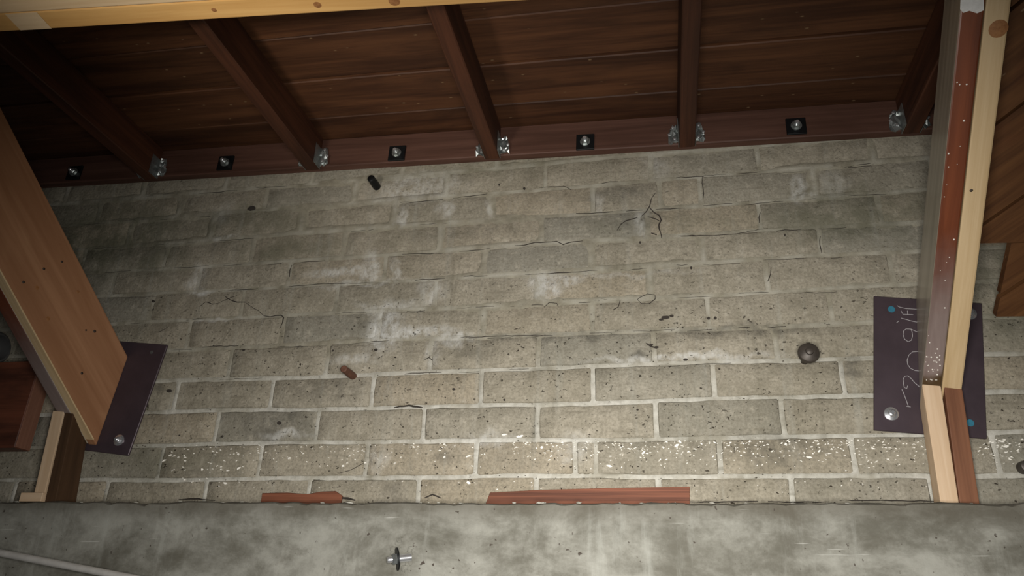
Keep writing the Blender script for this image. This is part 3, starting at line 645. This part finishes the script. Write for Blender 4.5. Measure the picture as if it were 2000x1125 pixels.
crack([(830, 702), (838, 698), (845, 704)], .0012); crack([(1500, 550), (1505, 535), (1506, 522)], .0014); crack([(1483, 435), (1482, 425), (1485, 415)], .0014); crack([(1605, 495), (1601, 478), (1602, 462)], .0012); crack([(1650, 327), (1680, 322), (1700, 319)], .0012)
crack([(1638, 381), (1680, 381), (1730, 380)], .0012); crack([(565, 540), (566, 528), (570, 518)], .0012); crack([(560, 560), (620, 555), (700, 553), (760, 553)], .0009); crack([(900, 659), (1000, 656), (1060, 655)], .0013); crack([(1500, 445), (1430, 458), (1330, 462)], .0009)
crack([(350, 975), (380, 974), (420, 977)], .002); crack([(1340, 980), (1400, 981), (1440, 980), (1480, 979)], .0016); crack([(1640, 977), (1720, 977), (1830, 979)], .0014); crack([(1500, 980), (1560, 981), (1620, 980)], .0016)

BL = [[(335,685),(455,677),(655,674),(760,668)],[(915,659),(1135,652),(1285,647),(1535,637)],[(255,631),(380,624),(505,620)],[(655,614),(740,609),(840,605),(965,599),(1185,587)],[(1310,581),(1435,574),(1575,569),(1690,565)],
      [(230,580),(405,572),(555,561),(685,552)],[(810,546),(935,540),(1060,536)],[(1100,532),(1225,525),(1350,517),(1475,511),(1650,502)],[(205,535),(405,521),(530,515),(635,506)],[(785,495),(910,492),(1010,480)],[(1325,461),(1525,450),(1700,440)],
      [(180,487),(330,477),(455,469),(567,459)],[(685,452),(810,442),(935,432)],[(1125,420),(1350,407),(1475,395),(1640,382)],[(155,440),(330,426),(455,416)],[(710,402),(835,394),(1010,374)],[(1350,347),(1575,332),(1725,322)],[(280,386),(430,372),(560,364)],
      [(430,741),(605,737)],[(790,731),(1065,721)],[(1310,712),(1460,706)]]
for L in BL:
    x, xe = L[0][0], L[-1][0]
    while x < xe-25:
        ln = random.uniform(18, 85); x2 = min(xe, x+ln); k = max(2, int((x2-x)/14)); seg = []
        off = random.uniform(-2.5, 3)
        for q in range(k+1):
            xx = x+(x2-x)*q/k; yy = float(np.interp(xx, [a for a, b in L], [b for a, b in L])); seg.append((xx, yy+off+random.uniform(-1.0, 1.0)))
        crack(seg, random.choice([.0006, .0008, .0011])); x = x2+random.uniform(15, 90)

# white flakes clinging to the second lowest course
bm = bmesh.new()
def fleck(px, py, s):
    c = at(px, py, Y=-.009); a = random.uniform(-.7, .7); s *= 1.2; l = s*random.uniform(.7, 2.2); h = s*random.uniform(.4, .9)
    ux, uz = math.cos(a), math.sin(a); q = []
    for k in range(5):
        th = 2*math.pi*k/5 + random.uniform(-.3, .3); x, z = l*math.cos(th), h*math.sin(th)
        q.append((c.x+x*ux-z*uz, -.0090-random.uniform(0, .002), c.z+x*uz+z*ux))
    v = [bm.verts.new(p) for p in q]; b = [bm.verts.new((p[0], -.0055, p[2])) for p in q]; bm.faces.new(v)
    for k in range(5): bm.faces.new((v[k], b[k], b[(k+1) % 5], v[(k+1) % 5]))
for k in range(620):
    x = random.choice([random.uniform(395, 960), random.uniform(1000, 1420), random.uniform(1400, 1830), random.uniform(1000, 1830)]) if k < 560 else random.uniform(1905, 1999)
    top = 874-.016*(x-300) if x < 900 else 863-.006*(x-1000); y = top + abs(random.gauss(0, 24)); y = min(y, 922)
    fleck(x, y, random.choice([.0009, .0012, .0012, .0015, .0018]))
for k in range(34): fleck(random.uniform(320, 520), random.uniform(868, 950), random.choice([.0015, .002, .0028]))
for x, y in ((320, 900), (465, 887), (565, 895), (670, 910), (868, 893), (915, 891), (1058, 874), (1257, 884), (1322, 870), (1328, 863), (1190, 910), (1018, 852), (985, 849), (1012, 853), (395, 917), (440, 944), (1598, 867), (1600, 881), (1580, 893), (1734, 897), (1965, 872), (1955, 862), (915, 943)): fleck(x, y, .0035)
for k in range(40): fleck(random.uniform(300, 1850), random.uniform(935, 965), .0011)
o = bm_to('plaster_flakes', bm, M_FLECK); tag(o, 'scattered white flakes stuck to the low brick courses above the ledge', 'flakes', kind='stuff')

# crumbs of mortar along the back of the ledge
bm = bmesh.new()
for k in range(150):
    x = random.uniform(-1.9, 1.7); s = random.uniform(.002, .006)
    m = bmesh.ops.create_icosphere(bm, subdivisions=1, radius=s)
    for v in m['verts']: v.co = Vector((v.co.x*random.uniform(.8, 2.2), v.co.y*random.uniform(.7, 1.4), v.co.z*random.uniform(.5, .9)))
    bmesh.ops.translate(bm, verts=m['verts'], vec=(x, random.uniform(-.105, -.03), ZL+.001))
o = bm_to('mortar_crumbs', bm, M_MORTAR); tag(o, 'crumbs of broken mortar lying along the concrete ledge', 'crumbs', kind='stuff')

# ------------------------------------------------------------------ anchor in the concrete and the conduit
c = at(780, 1094, Y=-D_L); e = empty('wedge_anchor', (c.x, -D_L, c.z)); tag(e, 'shiny wedge anchor in a chipped pit of the concrete ledge', 'anchor bolt')
bm = bmesh.new()
for k in range(30):
    a = random.uniform(0, 6.28); rr = random.uniform(.014, .034); m = bmesh.ops.create_icosphere(bm, subdivisions=1, radius=random.uniform(.003, .007))
    for v in m['verts']: v.co = Vector((v.co.x*random.uniform(.7, 1.4), v.co.y*.45, v.co.z*random.uniform(.7, 1.4)))
    bmesh.ops.translate(bm, verts=m['verts'], vec=(c.x+.008+rr*math.cos(a)*.9, -D_L, c.z+.008+rr*math.sin(a)*1.25))
bm_to('chipped_rim', bm, M_CONC, e)
ax = Vector((-.86, -.48, -.16)).normalized(); b0 = Vector((c.x+.018, -D_L-.004, c.z+.005))
lathe('washer', [(.020, .0265), (.023, .0265)], M_BLACK, e, frame(ax, loc=b0), 26)
lathe('nut', [(.023, .0135), (.032, .0135), (.034, .012)], M_GALV, e, frame(ax, loc=b0), 6)
lathe('stud', [(-.012, .0095), (.0215, .0095)], M_ZINC, e, frame(ax, loc=b0), 16)
lathe('stud_tip', [(.032, .0075), (.043, .0075), (.046, .006)], M_ZINC, e, frame(ax, loc=b0), 16)
p0 = at(-30, 1074, Y=-.16); p1 = at(262, 1130, Y=-.16); d = (p1-p0).normalized()
o = lathe('conduit', [(-.35, .0092), ((p1-p0).length+.35, .0092)], M_PIPE, None, frame(d, loc=p0), 20)
tag(o, 'light grey metal conduit crossing the bottom left corner in front of the concrete', 'conduit')
